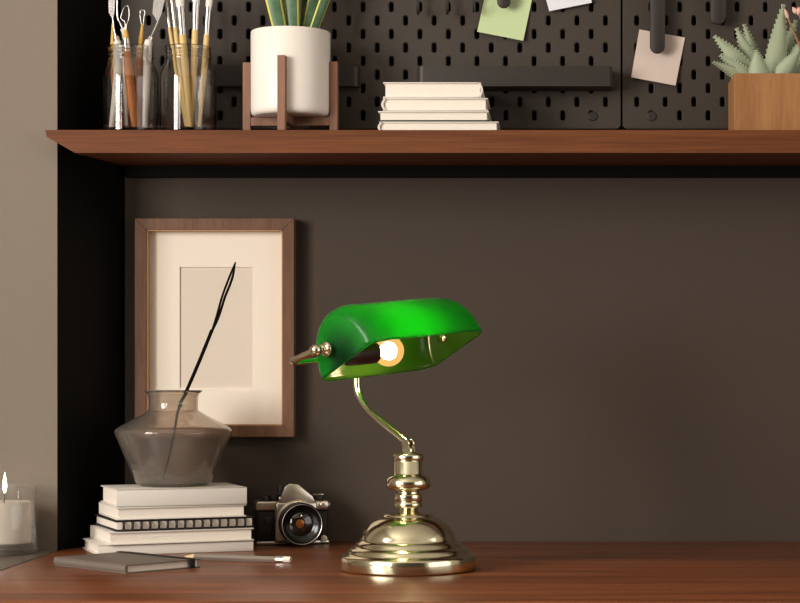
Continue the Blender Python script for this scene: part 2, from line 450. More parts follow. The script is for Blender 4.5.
# trays hooked on the pegboard
def tray(label, x0, x1, yt, yb, Y=2.722):
    a = at(x0, yb, Y); c = at(x1, yt, Y); L = c.x - a.x; H = c.z - a.z
    t = thing('pegboard_tray', label, 'tray', (a.x, PF, a.z), 0, 'black trays on the pegboard')
    D = PF - .001 - Y; R = min(.009, D * .8); th = .0025
    arc = lambda cx, cy, r, a0, a1: [(cx + r * math.cos(a0 + (a1 - a0) * i / 6), cy + r * math.sin(a0 + (a1 - a0) * i / 6)) for i in range(7)]
    outer = [(0, -.001)] + arc(R, -D + R, R, PI, 1.5 * PI) + arc(L - R, -D + R, R, 1.5 * PI, 2 * PI) + [(L, -.001)]
    innr = [(th, -.001)] + arc(R, -D + R, R - th, PI, 1.5 * PI) + arc(L - R, -D + R, R - th, 1.5 * PI, 2 * PI) + [(L - th, -.001)]
    b = MB(); bm = b.b
    ring = [[bm.verts.new((p[0], p[1], z)) for p in o] for o, z in ((outer, 0), (outer, H), (innr, H), (innr, th))]
    for A, B in zip(ring, ring[1:]):
        for i in range(len(A) - 1): bm.faces.new((A[i], A[i + 1], B[i + 1], B[i]))
    bm.faces.new(ring[0]); bm.faces.new(ring[3])
    for i in (0, -1): bm.faces.new([ring[k][i] for k in range(4)])
    b.build('tray_body', M['dark'], t, smooth=40)
    w = MB().box(.002, L - .002, -.003, -.001, 0, H + .004); w.build('back_plate', M['dark'], t)


tray('long black tray fixed to the pegboard behind the white books', 417, 612.5, 66, 86)
tray('black tray fixed to the pegboard behind the white plant pot', 205, 359, 66, 86, 2.758)


# ------------------------------------------------------------------ paper notes and hooks
def note(label, cs, m, Y, curl=.006):
    P = [at(x, y, Y) for x, y in cs]; c = sum(P, V()) / 4
    b = MB(); N = 8; g = []
    for side in (0, 1):
        rows = []
        for j in range(N + 1):
            row = []
            for i in range(N + 1):
                u, v = i / N, j / N
                p = P[0].lerp(P[1], u).lerp(P[3].lerp(P[2], u), v) - c
                p.y -= curl * (v ** 2) + (0.0003 if side else 0)
                row.append(b.b.verts.new(p))
            rows.append(row)
        for j in range(N):
            for i in range(N):
                b.b.faces.new((rows[j][i], rows[j][i + 1], rows[j + 1][i + 1], rows[j + 1][i]))
        g.append(rows)
    per = lambda r: r[0] + [x[-1] for x in r[1:]] + r[-1][-2::-1] + [x[0] for x in r[-2:0:-1]]
    A, B = per(g[0]), per(g[1])
    for i in range(len(A)): b.b.faces.new((A[i], A[(i + 1) % len(A)], B[(i + 1) % len(A)], B[i]))
    return tag(b.build('sticky_note', m, smooth=60, loc=c), label, 'note', 'paper notes on the pegboard')


note('pale green square note hanging tilted above the white books', [(487, -14), (533, -5.5), (523.3, 41.5), (477.3, 32.5)], M['green_note'], 2.7708)
note('bluish white note, only its lower edge showing, beside the green note', [(537.5, -32), (582.5, -41), (591.8, 3.5), (549.3, 12)], M['white_note'], 2.7708)
note('cream square note hanging from a black hook above the shelf', [(639.3, 29.4), (685, 37.6), (675.3, 86.2), (631, 78)], M['cream_note'], 2.7708)


def bar_hook(label, x0, x1, yb, ytop=-50):
    Y = 2.752; a = at(x0, yb, Y); c = at(x1, ytop, Y); cx = (a.x + c.x) / 2; W = c.x - a.x; H = c.z - a.z; r = W / 2
    t = thing('pegboard_hook', label, 'hook', (cx, PF, a.z), 0, 'black hooks on the pegboard')
    pts = [(r * math.cos(x), r + r * math.sin(x)) for x in [PI + PI * i / 14 for i in range(15)]] + [(r * math.cos(x), H - r + r * math.sin(x)) for x in [PI * i / 14 for i in range(15)]]
    b = MB(); b.prism(pts, Y - PF, Y - PF + .006, bev=.0018, seg=2, mtx=mt); b.build('hook_bar', M['dark'], t, smooth=50)
    MB().box(-.002, .002, Y - PF + .005, -.0005, H - .02, H - .012, bev=.0005).build('peg', M['dark'], t)


bar_hook('black bar hook in front of the cream note', 650, 665, 53.5)
bar_hook('black bar hook above the aloe planter', 710.3, 726, 24.5)
bar_hook('black bar hook in front of the green note', 497, 510.5, 8)
for x, yb, lab in ((419, 17, 'first small wire hook along the pegboard, above the white books'), (448, 17, 'middle small wire hook on the pegboard above the white books'), (474.5, 15, 'small wire hook nearest the green note on the pegboard')):
    p = at(x, yb, PF)
    t = thing('wire_hook', lab, 'hook', p, 0, 'small wire hooks on the pegboard')
    b = MB(); b.tube(curve_pts([(0, -.0006, .05), (0, -.012, .046), (0, -.016, .03), (0, -.016, .012), (0, -.0155, .004), (0, -.02, .001), (0, -.026, .004), (0, -.028, .010)], 40), .0019, 10)
    b.build('hook_wire', M['wire'], t)


# ------------------------------------------------------------------ books
def book(name, label, loc, rz, L, D, T, spine='front', cover='cover', inset=.003, bt=.0018, rnd=True, group=None, cat='book'):
    """local x along the viewer's side, y into depth, z up; origin at the near left bottom corner"""
    t = thing(name, label, cat, loc, rz, group)
    b = MB(); e = .0006
    x0, x1, y0, y1 = 0, L, 0, D
    b.box(x0, x1, y0, y1, 0, bt, bev=e).box(x0, x1, y0, y1, T - bt, T, bev=e)
    sp = max(.002, bt)
    k = 8
    if spine in ('left', 'right'):     # rounded back
        xs = -1 if spine == 'left' else 1; xb = x0 if xs < 0 else x1
        o = [(xb + xs * .0045 * math.sin(PI * i / k) - xs * .002, T * i / k) for i in range(k + 1)]
        i_ = [(p[0] - xs * .003, min(max(p[1], bt * .5), T - bt * .5)) for p in o[::-1]]
        b.prism(o + i_, y0, y1, mtx=mt)
    elif spine == 'front': b.box(x0, x1, y0, sp, 0, T, bev=e)
    else: b.box(x0, x1, D - sp, D, 0, T, bev=e)
    b.build('cover', M[cover], t, smooth=30)
    g = [inset, L - inset, inset, D - inset]
    if spine == 'left': g[0] = .0015
    if spine == 'right': g[1] = L - .0015
    if spine == 'front': g[2] = sp
    if spine == 'back': g[3] = D - sp
    MB().box(g[0], g[1], g[2], g[3], bt + .0001, T - bt - .0001).build('pages', M['pages'], t, smooth=0)
    return t


GB = 'books stacked on the desk'
z = DESK
YW = math.radians(22.5)
# bottom to top: (x of near left corner, height, width, depth, spine)
ks = [(98.5, .0138, 253.5, .128, 'front', 'thick pale book at the bottom of the desk stack', YW),
      (108.5, .0168, 254, .132, 'back', 'white book under the spiral notebook in the desk stack', YW + .012),
      (116.0, .0150, 254, .136, 'spiral', '', YW + .03),
      (116.5, .0163, 246.5, .126, 'back', 'white book between the spiral notebook and the top book', YW + .01),
      (116.5, .0225, 247, .120, 'front', 'thick white book under the smoky glass vase', YW)]
for px, T, xr, D, sp, lab, rz in ks:
    Y = 2.566
    loc = V(((px - 560) / 2000 * Y, Y, z)); kx = (xr - 560) / 2000
    L = (kx * Y - loc.x) / (math.cos(rz) - kx * math.sin(rz))
    if sp != 'spiral':
        book('book', lab, loc, rz, L, D, T, sp, group=GB)
    else:
        t = thing('spiral_notebook', 'black covered spiral notebook in the middle of the desk stack', 'notebook', loc, rz, GB)
        b = MB(); b.box(0, L, 0.003, D, 0.0006, .0028, bev=.0005).box(0, L, 0.003, D, T - .0028, T - .0006, bev=.0005); b.build('cover', M['blackcover'], t)
        MB().box(.002, L - .002, .0032, D - .002, .0029, T - .0029).build('pages', M['pages'], t, smooth=0)
        b = MB()
        for i in range(15):
            x = .010 + i * (L - .016) / 14.5
            b.tube([(x, .0065 + .0068 * math.cos(a), T / 2 + (T / 2 - .0016) * math.sin(a)) for a in [PI * .35 + 2 * PI * .84 * q / 20 for q in range(21)]], .0017, 8)
        b.build('spiral_binding', M['wire'], t)
    z += T + .0002
STACK = z

GS = 'white books lying on the wall shelf'
z = SHELF; Y = 2.655
for xl, xr, T, sp, lab in ((379.5, 498.7, .0153, 'left', 'longest white book, at the bottom of the pile on the shelf'),
                           (378, 489, .0136, 'back', 'thin white book with a black lower cover, second from the shelf'),
                           (383, 487.8, .0172, 'left', 'white book with rounded spine at its left end, second from top'),
                           (383, 481, .0208, 'right', 'thick white book on top of the shelf pile, rounded spine right')):
    X0 = (xl - 560) / 2000 * Y; L = (xr - xl) / 2000 * Y
    t = book('book', lab, (X0, Y, z), 0.0, L, .105, T, sp, group=GS)
    if 'thin white' in lab:
        for o in list(t.children):
            if o.name.startswith('cover'):
                o.data.materials.append(M['blackcover'])
                for p in o.data.polygons:
                    if p.center.z < .0019: p.material_index = 1
    z += T + .0002

# dark pocket notebook
nb = thing('pocket_notebook', 'dark grey pocket notebook with a black elastic band on the desk', 'notebook', (-.5085, 2.341, DESK), 0)
th = math.radians(47); ex = V((math.cos(th), math.sin(th), 0)); ey = V((-math.sin(th), math.cos(th), 0))
nb.rotation_euler = (0, 0, th)
A_, B_, T = .108, .150, .0105      # x: page edge side, y: spine side
b = MB(); b.box(0, A_, 0, B_, 0, .0014, bev=.0006).box(0, A_, 0, B_, T - .0014, T, bev=.0006)
b.prism([(.0035 - .0045 * math.sin(PI * i / 10), T / 2 - T / 2 * math.cos(PI * i / 10)) for i in range(11)], 0.0004, B_ - .0004, mtx=mt)
b.build('cover', M['note_dark'], nb, smooth=40)
MB().box(.002, A_ - .003, .003, B_ - .003, .0015, T - .0015).build('pages', M['pages'], nb, smooth=0)
b = MB(); xe = A_ - .017
b.box(xe, xe + .008, -.0009, B_ + .0009, T + .0001, T + .0009, bev=.0002).box(xe, xe + .008, -.0012, -.0002, -.0, T + .0009, bev=.0002).box(xe, xe + .008, B_ + .0002, B_ + .0012, 0, T + .0009, bev=.0002)
b.build('elastic_band', M['elastic'], nb)

# pencil with white eraser
p0 = at(184.5, 559.4, 2.52); p1 = at(291, 563, 2.475); p0.z = p1.z = DESK + .0041
pe = thing('pencil', 'slim grey pencil with white eraser lying beside the notebook', 'pencil', p0, math.atan2(p1.y - p0.y, p1.x - p0.x))
L = (p1 - p0).length; ax = basis((0, 0, 0), (0, 1, 0), (0, 0, 1), (1, 0, 0))
MB().lathe([(.0038, .014), (.004, .016), (.004, L - .019)], 6, mtx=ax).build('barrel', M['pencil'], pe, smooth=20)
MB().lathe([(.0004, 0), (.0012, .003), (.0039, .0145)], 12, mtx=ax).build('sharpened_tip', M['lead'], pe)
MB().lathe([(.0041, L - .020), (.0043, L - .018), (.0041, L - .016), (.0043, L - .013), (.0041, L - .010)], 20, mtx=ax).build('ferrule', M['ferrule'], pe)
MB().lathe([(.0040, L - .011), (.0041, L - .002), (.0034, L - .0003), (0, L)], 20, mtx=ax).build('eraser', M['white'], pe)

# ------------------------------------------------------------------ vase with twig
VX, VY = -.5140, 2.660
vase = thing('glass_vase', 'wide smoky glass vase standing on the book stack', 'vase', (VX, VY, STACK + .0003))
sc = lambda pr: [(r, z) for r, z in pr]
out = [(0, 0), (.040, 0), (.046, .0012), (.0492, .004), (.052, .010), (.0755, .066), (.0772, .0705), (.0768, .0735), (.074, .0765), (.066, .0815), (.045, .0925), (.0345, .0985), (.0325, .101), (.0322, .110), (.0325, .119), (.0345, .1225), (.0375, .1245), (.0382, .1258)]
inn = [(.0374, .1266), (.0360, .1258), (.0330, .1232), (.0308, .1190), (.0304, .110), (.0308, .1015), (.0330, .0975), (.0440, .0908), (.065, .0800), (.0725, .0755), (.0750, .0725), (.0752, .0700), (.0735, .0655), (.0500, .0100), (.047, .0055), (0, .0050)]
MB().lathe(out + inn, 64).build('vase_body', M['vase'], vase, smooth=50)
b = MB(); tw = thing('dry_twig', 'thin black twig with a looped tip leaning in the glass vase', 'twig', (VX, VY, STACK + .006))
tp = lambda x, y, Y: at(x, y, Y) - tw.location
main = curve_pts([tp(163, 480.5, 2.655), tp(170, 455, 2.655), tp(175.5, 425, 2.655), tp(178, 412, 2.655), tp(181.5, 401, 2.655), tp(186, 392, 2.65), tp(199, 362, 2.645), tp(212, 330, 2.64)], 48)
b.tube(main, [.0012 + .0012 * min(1, i / 30) for i in range(len(main))], 8)
b.build('stalk', M['twig'], tw)
b = MB()
for ctrl, r in (([(212, 331), (217, 315), (222, 297), (229, 278), (235.5, 262)], .0015), ([(212, 331), (218.5, 317), (225, 297), (232, 279), (235.5, 262)], .0017)):
    pts = curve_pts([tp(x, y, 2.64) for x, y in ctrl], 30); b.tube(pts, [r * (1 if i < 22 else max(.35, 1 - (i - 22) / 14)) for i in range(len(pts))], 8)
b.build('looped_tip', M['twig'], tw)
b = MB()
for p in (tp(181, 402, 2.654), tp(180, 406, 2.655)): b.lathe([(0, -.003), (.003, -.001), (.0032, .001), (0, .0035)], 10, mtx=Matrix.Translation(p))
b.build('bud', M['twig'], tw)

# ------------------------------------------------------------------ candle in glass
cx, cy = (4 - 560) / 2000 * 2.605, 2.605
ca = thing('jar_candle', 'lit white candle in a straight glass on the grey counter', 'candle', (cx, cy, DESK + .0003))
R = .0432; H = .0885
MB().lathe([(0, 0), (R - .004, 0), (R - .001, .0012), (R, .004), (R, H - .001), (R - .0009, H), (R - .0018, H - .001), (R - .0022, .013), (R - .005, .0095), (0, .0085)], 56).build('glass', M['candle_glass'], ca, smooth=50)
MB().lathe([(0, .0135), (.033, .0135), (.0345, .015), (.0345, .0655), (.0335, .0675), (.012, .066), (0, .0655)], 48).build('wax', M['wax'], ca, smooth=40)
MB().tube([(0, 0, .064), (.0006, 0, .072), (.0014, 0, .0795)], .0008, 8).build('wick', M['wick'], ca)
MB().lathe([(0, .0775), (.0016, .0795), (.0027, .084), (.0029, .088), (.0021, .096), (.0009, .102), (0, .1065)], 20, mtx=Matrix.Translation((.001, 0, 0))).build('flame', M['flame'], ca)

# ------------------------------------------------------------------ picture frame
FY = 2.775; a = at(134.6, 437, FY); c = at(294, 218.3, FY); W, H = c.x - a.x, c.z - a.z
fr = thing('picture_frame', 'walnut picture frame with cream mat hanging behind the vase', 'frame', (a.x, BACK, a.z))
FB = (144.3 - 134.6) / 2000 * FY + .0025; DPT = FY - BACK
for pts in ([(0, 0), (FB, FB), (FB, H - FB), (0, H)], [(W, 0), (W, H), (W - FB, H - FB), (W - FB, FB)], [(0, 0), (W, 0), (W - FB, FB), (FB, FB)], [(0, H), (FB, H - FB), (W - FB, H - FB), (W, H)]):
    MB().prism(pts, DPT, -.001, bev=.0005, seg=1, mtx=mt).build('moulding', M['frame'], fr, smooth=0)
e = .0015
b = MB()
for x0, x1, z0, z1 in ((FB, FB + e, FB, H - FB), (W - FB - e, W - FB, FB, H - FB), (FB, W - FB, FB, FB + e), (FB, W - FB, H - FB - e, H - FB)):
    b.box(x0, x1, DPT + .002, -.004, z0, z1)
b.build('inner_lip', M['inner'], fr, smooth=0)
mx0 = (177.3 - 134.6) / 721; mx1 = (250.8 - 134.6) / 721; mz1 = H - (266.4 - 218.3) / 721; mz0 = H - (388 - 218.3) / 721
b = MB(); ym = DPT + .017; g = FB + e
for pts in ([(g, g), (mx0, mz0), (mx0, mz1), (g, H - g)], [(W - g, g), (W - g, H - g), (mx1, mz1), (mx1, mz0)], [(g, g), (W - g, g), (mx1, mz0), (mx0, mz0)], [(g, H - g), (mx0, mz1), (mx1, mz1), (W - g, H - g)]):
    b.prism(pts, ym, ym + .0022, mtx=mt)
b.build('mat_board', M['mat'], fr, smooth=0)
MB().box(g, W - g, ym + .0024, ym + .004, g, H - g).build('blank_print', M['print_'], fr, smooth=0)

# ------------------------------------------------------------------ film camera
yaw = math.radians(16)
cm = thing('film_camera', 'vintage black and silver film camera behind the book stack', 'camera', (-.3622, 2.738, DESK + .0003), yaw)
b = MB(); b.box(-.053, .046, 0, .032, .004, .047, bev=.005, seg=3); b.build('body', M['leather'], cm)
MB().box(-.0535, .0465, -.0005, .0325, 0, .0055, bev=.002).build('bottom_plate', M['chrome'], cm)
MB().box(-.0535, .0465, -.0005, .0325, .0465, .0600, bev=.003, seg=3).build('top_plate', M['chrome'], cm)
b = MB(); b.box(-.029, .029, -.010, .001, .0035, .0595, bev=.004, seg=3); b.build('mirror_box', M['chrome'], cm)
# roof of the viewfinder
b = MB(); bm = b.b
fr_ = [(-.024, .058), (.026, .058), (.022, .0665), (.002, .0832), (-.010, .0842), (-.0155, .0800)]
F0 = [bm.verts.new((x, -.010, z)) for x, z in fr_]; F1 = [bm.verts.new((x * .85, .030, .058 + (z - .058) * .8)) for x, z in fr_]
bm.faces.new(F0); bm.faces.new(F1[::-1])
for i in range(6): bm.faces.new((F0[i], F0[(i + 1) % 6], F1[(i + 1) % 6], F1[i]))
bmesh.ops.bevel(bm, geom=list(bm.edges), offset=.0012, segments=2, profile=.5, affect='EDGES')
b.build('viewfinder_hump', M['chrome'], cm, smooth=30)
MB().box(-.013, -.001, .004, .022, .0775, .0800, bev=.0006).build('hot_shoe', M['wire'], cm)
LC = V((.002, 0, .0308)); la = lambda dz=0: aim(LC + V((0, -.010, 0)), (0, -1, 0))
MB().lathe([(.0290, -.001), (.0302, .001), (.0302, .005), (.0285, .006)], 56, mtx=la()).build('lens_mount', M['chrome'], cm)
lens = MB()
pr = [(.0270, .004), (.0270, .010), (.0285, .011)]
for i in range(5): pr += [(.0285, .0115 + i * .003), (.0278, .0123 + i * .003), (.0278, .0133 + i * .003), (.0285, .0141 + i * .003)]
pr += [(.0285, .027), (.0288, .028), (.0288, .036), (.0280, .0372), (.0265, .0372), (.0255, .0355), (.0190, .0310), (.0165, .0300), (.0158, .0290)]
lens.lathe(pr, 64, mtx=la(), cap=False)
lb = lens.build('lens_barrel', M['lensblack'], cm, smooth=40)
MB().lathe([(.0263, .0374), (.0268, .0378), (.0273, .0374)], 64, mtx=la(), cap=False).build('lens_ring', M['chrome'], lb)
MB().lathe([(.0160, .0290), (.0120, .0312), (.0060, .0324), (0, .0328)], 40, mtx=la(), cap=False).build('front_glass', M['lensglass'], lb)
MB().lathe([(.0058, .0325), (.0035, .0331), (0, .0333)], 28, mtx=aim(LC + V((-.002, -.010, .001)), (0, -1, 0)), cap=False).build('lens_glint', M['amber'], lb)  # amber disc painted as the reflection in the lens
MB().box(-.0285, -.0265, -.014, -.009, .045, .056, bev=.0008).build('aperture_tab', M['chrome'], cm)


def dial(name, x, y, r, z0, h, m, par=cm):
    b = MB(); pr = [(r * .92, z0), (r, z0 + h * .15), (r, z0 + h * .8), (r * .85, z0 + h), (0, z0 + h)]
    b.lathe(pr, 28, mtx=Matrix.Translation((x, y, 0))); return b.build(name, m, par, smooth=30)


dial('shutter_dial', -.027, .015, .0072, .0600, .0075, M['wire'])
dial('film_advance_dial', -.0395, .015, .0065, .0600, .0065, M['wire'])
dial('shutter_button', -.0195, .006, .0034, .0600, .0055, M['chrome'])
dial('accessory_knob', -.0175, .019, .0042, .0600, .0200, M['wire'])
rw = dial('rewind_knob', .034, .015, .0080, .0600, .0065, M['wire'])
MB().box(.027, .041, .0125, .0175, .0664, .0682, bev=.0006).build('rewind_crank', M['chrome'], rw)
b = MB(); b.lathe([(.0055, 0), (.0058, .001), (.0058, .0045), (.004, .0055), (0, .0055)], 20, mtx=aim((.039, 0, .0535), (0, -1, 0))); b.build('flash_socket', M['chrome'], cm)
b = MB(); b.lathe([(.0036, 0), (.0036, .0035), (0, .0045)], 16, mtx=aim((.046, .012, .053), (1, 0, 0))); b.build('strap_lug', M['chrome'], cm)
b = MB(); b.box(-.0385, -.0345, -.0035, 0, .016, .034, bev=.001); b.lathe([(.0055, 0), (.0055, .004), (0, .005)], 20, mtx=aim((-.0365, 0, .034), (0, -1, 0))); b.build('timer_lever', M['wire'], cm)
MB().lathe([(.0045, 0), (.0045, .0035), (0, .004)], 16, mtx=aim((.039, 0, .0075), (0, -1, 0))).build('rewind_release', M['chrome'], cm)

# ------------------------------------------------------------------ banker's desk lamp
LX_, LY_ = -.1810, 2.39
lamp = thing('desk_lamp', "lit brass banker's desk lamp with a green glass shade", 'lamp', (LX_, LY_, DESK + .0003))
O = V(lamp.location)
px = 1 / 826.4
pr = [(0, .0), (.0775, 0), (.0800, .0008), (.0806, .0025), (.0806, .0150), (.0801, .0166), (.0780, .0180), (.0752, .0190), (.0732, .0200), (.0722, .0216), (.0714, .0240), (.0692, .0260),
      (.0662, .0272), (.0642, .0284), (.0632, .0304), (.0614, .0330), (.0590, .0346), (.0574, .0356), (.0566, .0372), (.0558, .0400), (.0540, .0442), (.0510, .0490), (.0470, .0538), (.0422, .0580), (.0372, .0612), (.0330, .0630), (.0310, .0636),
      (.0300, .0643), (.0295, .0656), (.0275, .0668), (.0235, .0676), (.0195, .0680), (.0160, .0686), (.0128, .0698), (.0108, .0712), (.0100, .0726)]
MB().lathe(pr, 96).build('base', M['brass'], lamp, smooth=60)
pr = [(.0098, .0690), (.0100, .0722), (.0118, .0740), (.0158, .0748), (.0166, .0760), (.0166, .0800), (.0158, .0806), (.0158, .0812), (.0166, .0818), (.0166, .0895), (.0160, .0905), (.0135, .0912), (.0132, .0930), (.0150, .0940),
      (.0190, .0950), (.0230, .0962), (.0256, .0985), (.0267, .1020), (.0266, .1050), (.0256, .1080), (.0235, .1108), (.0205, .1128), (.0182, .1138), (.0170, .1152), (.0168, .1290), (.0160, .1298), (.0160, .1304), (.0178, .1312), (.0182, .1330), (.0182, .1362), (.0174, .1378), (.0120, .1392), (.0075, .1398), (.0062, .1410), (.0060, .1440), (0, .1440)]
MB().lathe(pr, 72).build('turned_column', M['brass'], lamp, smooth=60)
# stem, hinge, yoke
u = V((.636, .7671, .0841)).normalized(); w_ = V((.666, -.6007, .4422)).normalized(); nn = V((-.3897, .2253, .893)).normalized()
w_ = (w_ - u * w_.dot(u)).normalized(); nn = u.cross(w_) if u.cross(w_).z > 0 else w_.cross(u)
SC = V((-.1902, 2.44, CAM + .0213)) - O; SL, SR, SH = .2000, .0560, .0695
bk = V((-.770, .638, 0))
hz = .1475
b = MB(); b.lathe([(.0062, .1405), (.0064, .1440), (.0058, .1450)], 24)
for s in (-1, 1):
    c_ = V((.638, .770, 0)) * (s * .0042) + V((0, 0, hz + .003))
    b.lathe([(0, -.0022), (.0050, -.0022), (.0058, -.0012), (.0058, .0012), (.0050, .0022), (0, .0022)], 24, mtx=aim(c_, (.638, .770, 0)))
    b.box(-.0045, .0045, -.0020, .0020, .1405, hz + .003, mtx=Matrix.Translation((c_.x, c_.y, 0)) @ Matrix.Rotation(math.atan2(.638, -.770), 4, 'Z'))
b.build('hinge', M['brass'], lamp, smooth=40)
top = V((-.2514, 2.4764, 0)) - V((LX_, LY_, 0)); zt = CAM + .0216 - O.z
zl = CAM + (373 - 402) / 2000 * 2.476 - O.z
h0 = V((0, 0, hz + .0035)); k1 = V((top.x, top.y, zl)); k2 = V((top.x, top.y, zt))
bend = [h0, h0.lerp(k1, .4)] + [(h0.lerp(k1, .66)).lerp(k1, t).lerp(k1.lerp(k1.lerp(k2, .42), t), t) for t in [i / 10 for i in range(11)]] + [k1.lerp(k2, .7), k2]
b = MB(); b.tube(bend, .0043, 20); b.build('stem', M['brass'], lamp, smooth=60)
piv = SC + nn * (SH * .36) - w_ * .014
b = MB()
for s in (-1, 1):
    e0 = k2 + u * (.115 * s); kn = piv + u * (s * (SL / 2 + .0210))
    pts = [k2, k2.lerp(e0, .5)]
    q0 = e0 + (k2 - e0).normalized() * .016; q1 = e0 + (kn - e0).normalized() * .016
    pts += [q0.lerp(e0, t).lerp(e0.lerp(q1, t), t) for t in [i / 8 for i in range(9)]] + [e0.lerp(kn, .6), kn]
    b.tube(pts, .0041, 18)
b.lathe([(0, -.0065), (.0045, -.0045), (.0062, 0), (.0045, .0045), (0, .0065)], 20, mtx=Matrix.Translation(k2))
b.build('yoke', M['brass'], lamp, smooth=60)
for s in (-1, 1):
    dr = u * s; p = piv + u * (s * (SL / 2 + .0005))
    b = MB()
    b.lathe([(0, 0), (.0058, 0), (.0058, .0040), (.0085, .0046), (.0092, .0056), (.0092, .0080), (.0082, .0096), (.0060, .0104), (.0048, .0112), (.0050, .0130), (.0062, .0138), (.0060, .0152), (.0044, .0162), (.0060, .0182), (.0073, .0215), (.0073, .0245), (.0058, .0280), (.0030, .0296), (0, .0300)], 32, mtx=aim(p, dr))
    b.lathe([(0, -.0095), (.0062, -.0090), (.0078, -.0075), (.0078, -.0050), (.0060, -.0042), (.0060, -.0008)], 28, mtx=aim(p, dr), cap=False)
    b.build('pivot_knob', M['brass'], lamp, smooth=50)
# glass shade: a D section swept along the axis with closed, softly rounded ends
b = MB(); bm = b.b; K = 36; rings = []
rc = .014; ru = .026


def section(off, shrink):
    ring = []
    for i in range(K + 1):
        a = PI * i / K
        ring.append(bm.verts.new(SC + u * off + w_ * ((SR - shrink) * math.cos(a)) + nn * ((SH - shrink) * math.sin(a))))
    return ring


offs = []
for i in range(7):
    a = PI / 2 * i / 6
    offs.append((-SL / 2 + ru - ru * math.cos(a), rc - rc * math.sin(a)))
offs += [(-SL / 2 + ru + (SL - 2 * ru) * i / 12, 0) for i in range(1, 12)]
for i in range(7):
    a = PI / 2 * (1 - i / 6)
    offs.append((SL / 2 - ru + ru * math.cos(a), rc - rc * math.sin(a)))
rings = [section(o, s) for o, s in offs]
for A, B in zip(rings, rings[1:]):
    for i in range(K): bm.faces.new((A[i], A[i + 1], B[i + 1], B[i]))
for ring, off in ((rings[0], offs[0]), (rings[-1], offs[-1])):      # end caps as fans of quads around the middle of the chord
    mid = [bm.verts.new(SC + u * off[0] + w_ * ((SR - rc) * math.cos(PI * i / K) * .5) + nn * ((SH - rc) * math.sin(PI * i / K) * .5)) for i in range(K + 1)]
    for i in range(K): bm.faces.new((ring[i], mid[i], mid[i + 1], ring[i + 1]))
    cc = bm.verts.new(SC + u * off[0])
    for i in range(K): bm.faces.new((mid[i], cc, mid[i + 1]))
sh = b.build('glass_shade', [M['shade_out'], M['shade_in']], lamp, smooth=0)
sh.data.polygons.foreach_set('use_smooth', [True] * len(sh.data.polygons))
# make sure normals look outwards, then give the glass its thickness inwards
me = sh.data
mid = SC + nn * (SH * .3)
if sum((p.center - mid).dot(p.normal) for p in me.polygons) < 0: me.flip_normals()
so = sh.modifiers.new('thickness', 'SOLIDIFY'); so.thickness = .0028; so.offset = -1; so.material_offset = 1; so.material_offset_rim = 0
# socket and bulb on the shade's axis
ax0 = SC + nn * (SH * .12); lo = -SL / 2 + .006
MB().lathe([(0, 0), (.0115, 0), (.0125, .002), (.0130, .012), (.0135, .040), (.0130, .046), (.0105, .048), (0, .048)], 32, mtx=aim(ax0 + u * lo, u)).build('socket', M['socket'], lamp, smooth=40)
bc = ax0 + u * (-SL / 2 + .077)
bp = [(.0085, -.026), (.0095, -.020), (.0125, -.0145)] + [(.0190 * math.cos(a), .0190 * math.sin(a)) for a in [-.72 + (PI / 2 + .72) * i / 14 for i in range(14)]] + [(0, .0190)]
bl = MB().lathe(bp, 36, mtx=aim(bc, u)).build('bulb', M['bulb_shell'], lamp, smooth=60)
MB().lathe([(0, -.0110), (.0060, -.0092), (.0098, -.0045), (.0110, 0), (.0098, .0045), (.0060, .0092), (0, .0110)], 20, mtx=aim(bc, u)).build('filament', M['bulb'], bl, smooth=60)

# ------------------------------------------------------------------ jars with tools and brushes
GJ = 'clear glass jars on the wall shelf'
JY = 2.688


def jar(label, pxc):
    t = thing('glass_jar', label, 'jar', ((pxc - 560) / 2000 * JY, JY, SHELF + .0003), 0, GJ)
    out = [(0, 0), (.0345, 0), (.0375, .0015), (.0382, .005), (.0382, .074), (.0375, .082), (.0350, .090), (.0318, .096), (.0305, .100), (.0303, .103), (.0318, .1045), (.0318, .106), (.0303, .1075), (.0303, .1090), (.0315, .1102), (.0315, .1116), (.0303, .1128), (.0303, .1165), (.0308, .1182)]
    inn = [(.0300, .1190), (.0288, .1182), (.0284, .109), (.0284, .100), (.0298, .0945), (.0330, .0885), (.0356, .081), (.0362, .074), (.0362, .0085), (.034, .0062), (0, .0055)]
    MB().lathe(out + inn, 48).build('jar_body', M['glass'], t, smooth=50)
    return t


jar('clear jar of wooden clay tools at the left end of the shelf', 130)
jar('clear jar of pale wooden brushes beside the white plant pot', 188)
zb = SHELF + .0068


def stick(name, label, cat, group, path, dY, parts):
    """path: picture points from foot to tip; dY: distance at foot and tip; parts: (name, t0, t1, r0, r1, material, flat)"""
    n = len(path); P = [at(x, y, dY[0] + (dY[1] - dY[0]) * i / (n - 1)) for i, (x, y) in enumerate(path)]
    k = V((P[0].x, P[0].y, P[0].z)); P[0].z = max(P[0].z, zb); o = V(P[0])
    pts = curve_pts([p - o for p in P], 60) if n > 2 else [(P[1] - o) * (i / 60) for i in range(61)]
    t = thing(name, label, cat, o, 0, group); N = len(pts) - 1
    for nm, t0, t1, prof, m, flat in parts:
        i0, i1 = int(t0 * N), max(int(t0 * N) + 1, int(t1 * N)); seg = pts[i0:i1 + 1]
        rr = []
        for i in range(len(seg)):
            q = i / max(1, len(seg) - 1) * (len(prof) - 1); a = min(int(q), len(prof) - 2); rr.append(prof[a] + (prof[a + 1] - prof[a]) * (q - a))
        b = MB(); b.tube(seg, rr, 14, flat); b.build(nm, M[m], t, smooth=50)
    return t, pts


def loop(t, pts_, r, m='ferrule', name='wire_loop'):
    b = MB(); b.tube(curve_pts(pts_, 40), r, 8); b.build(name, M[m], t, smooth=60)


GT = 'clay tools in the left jar'
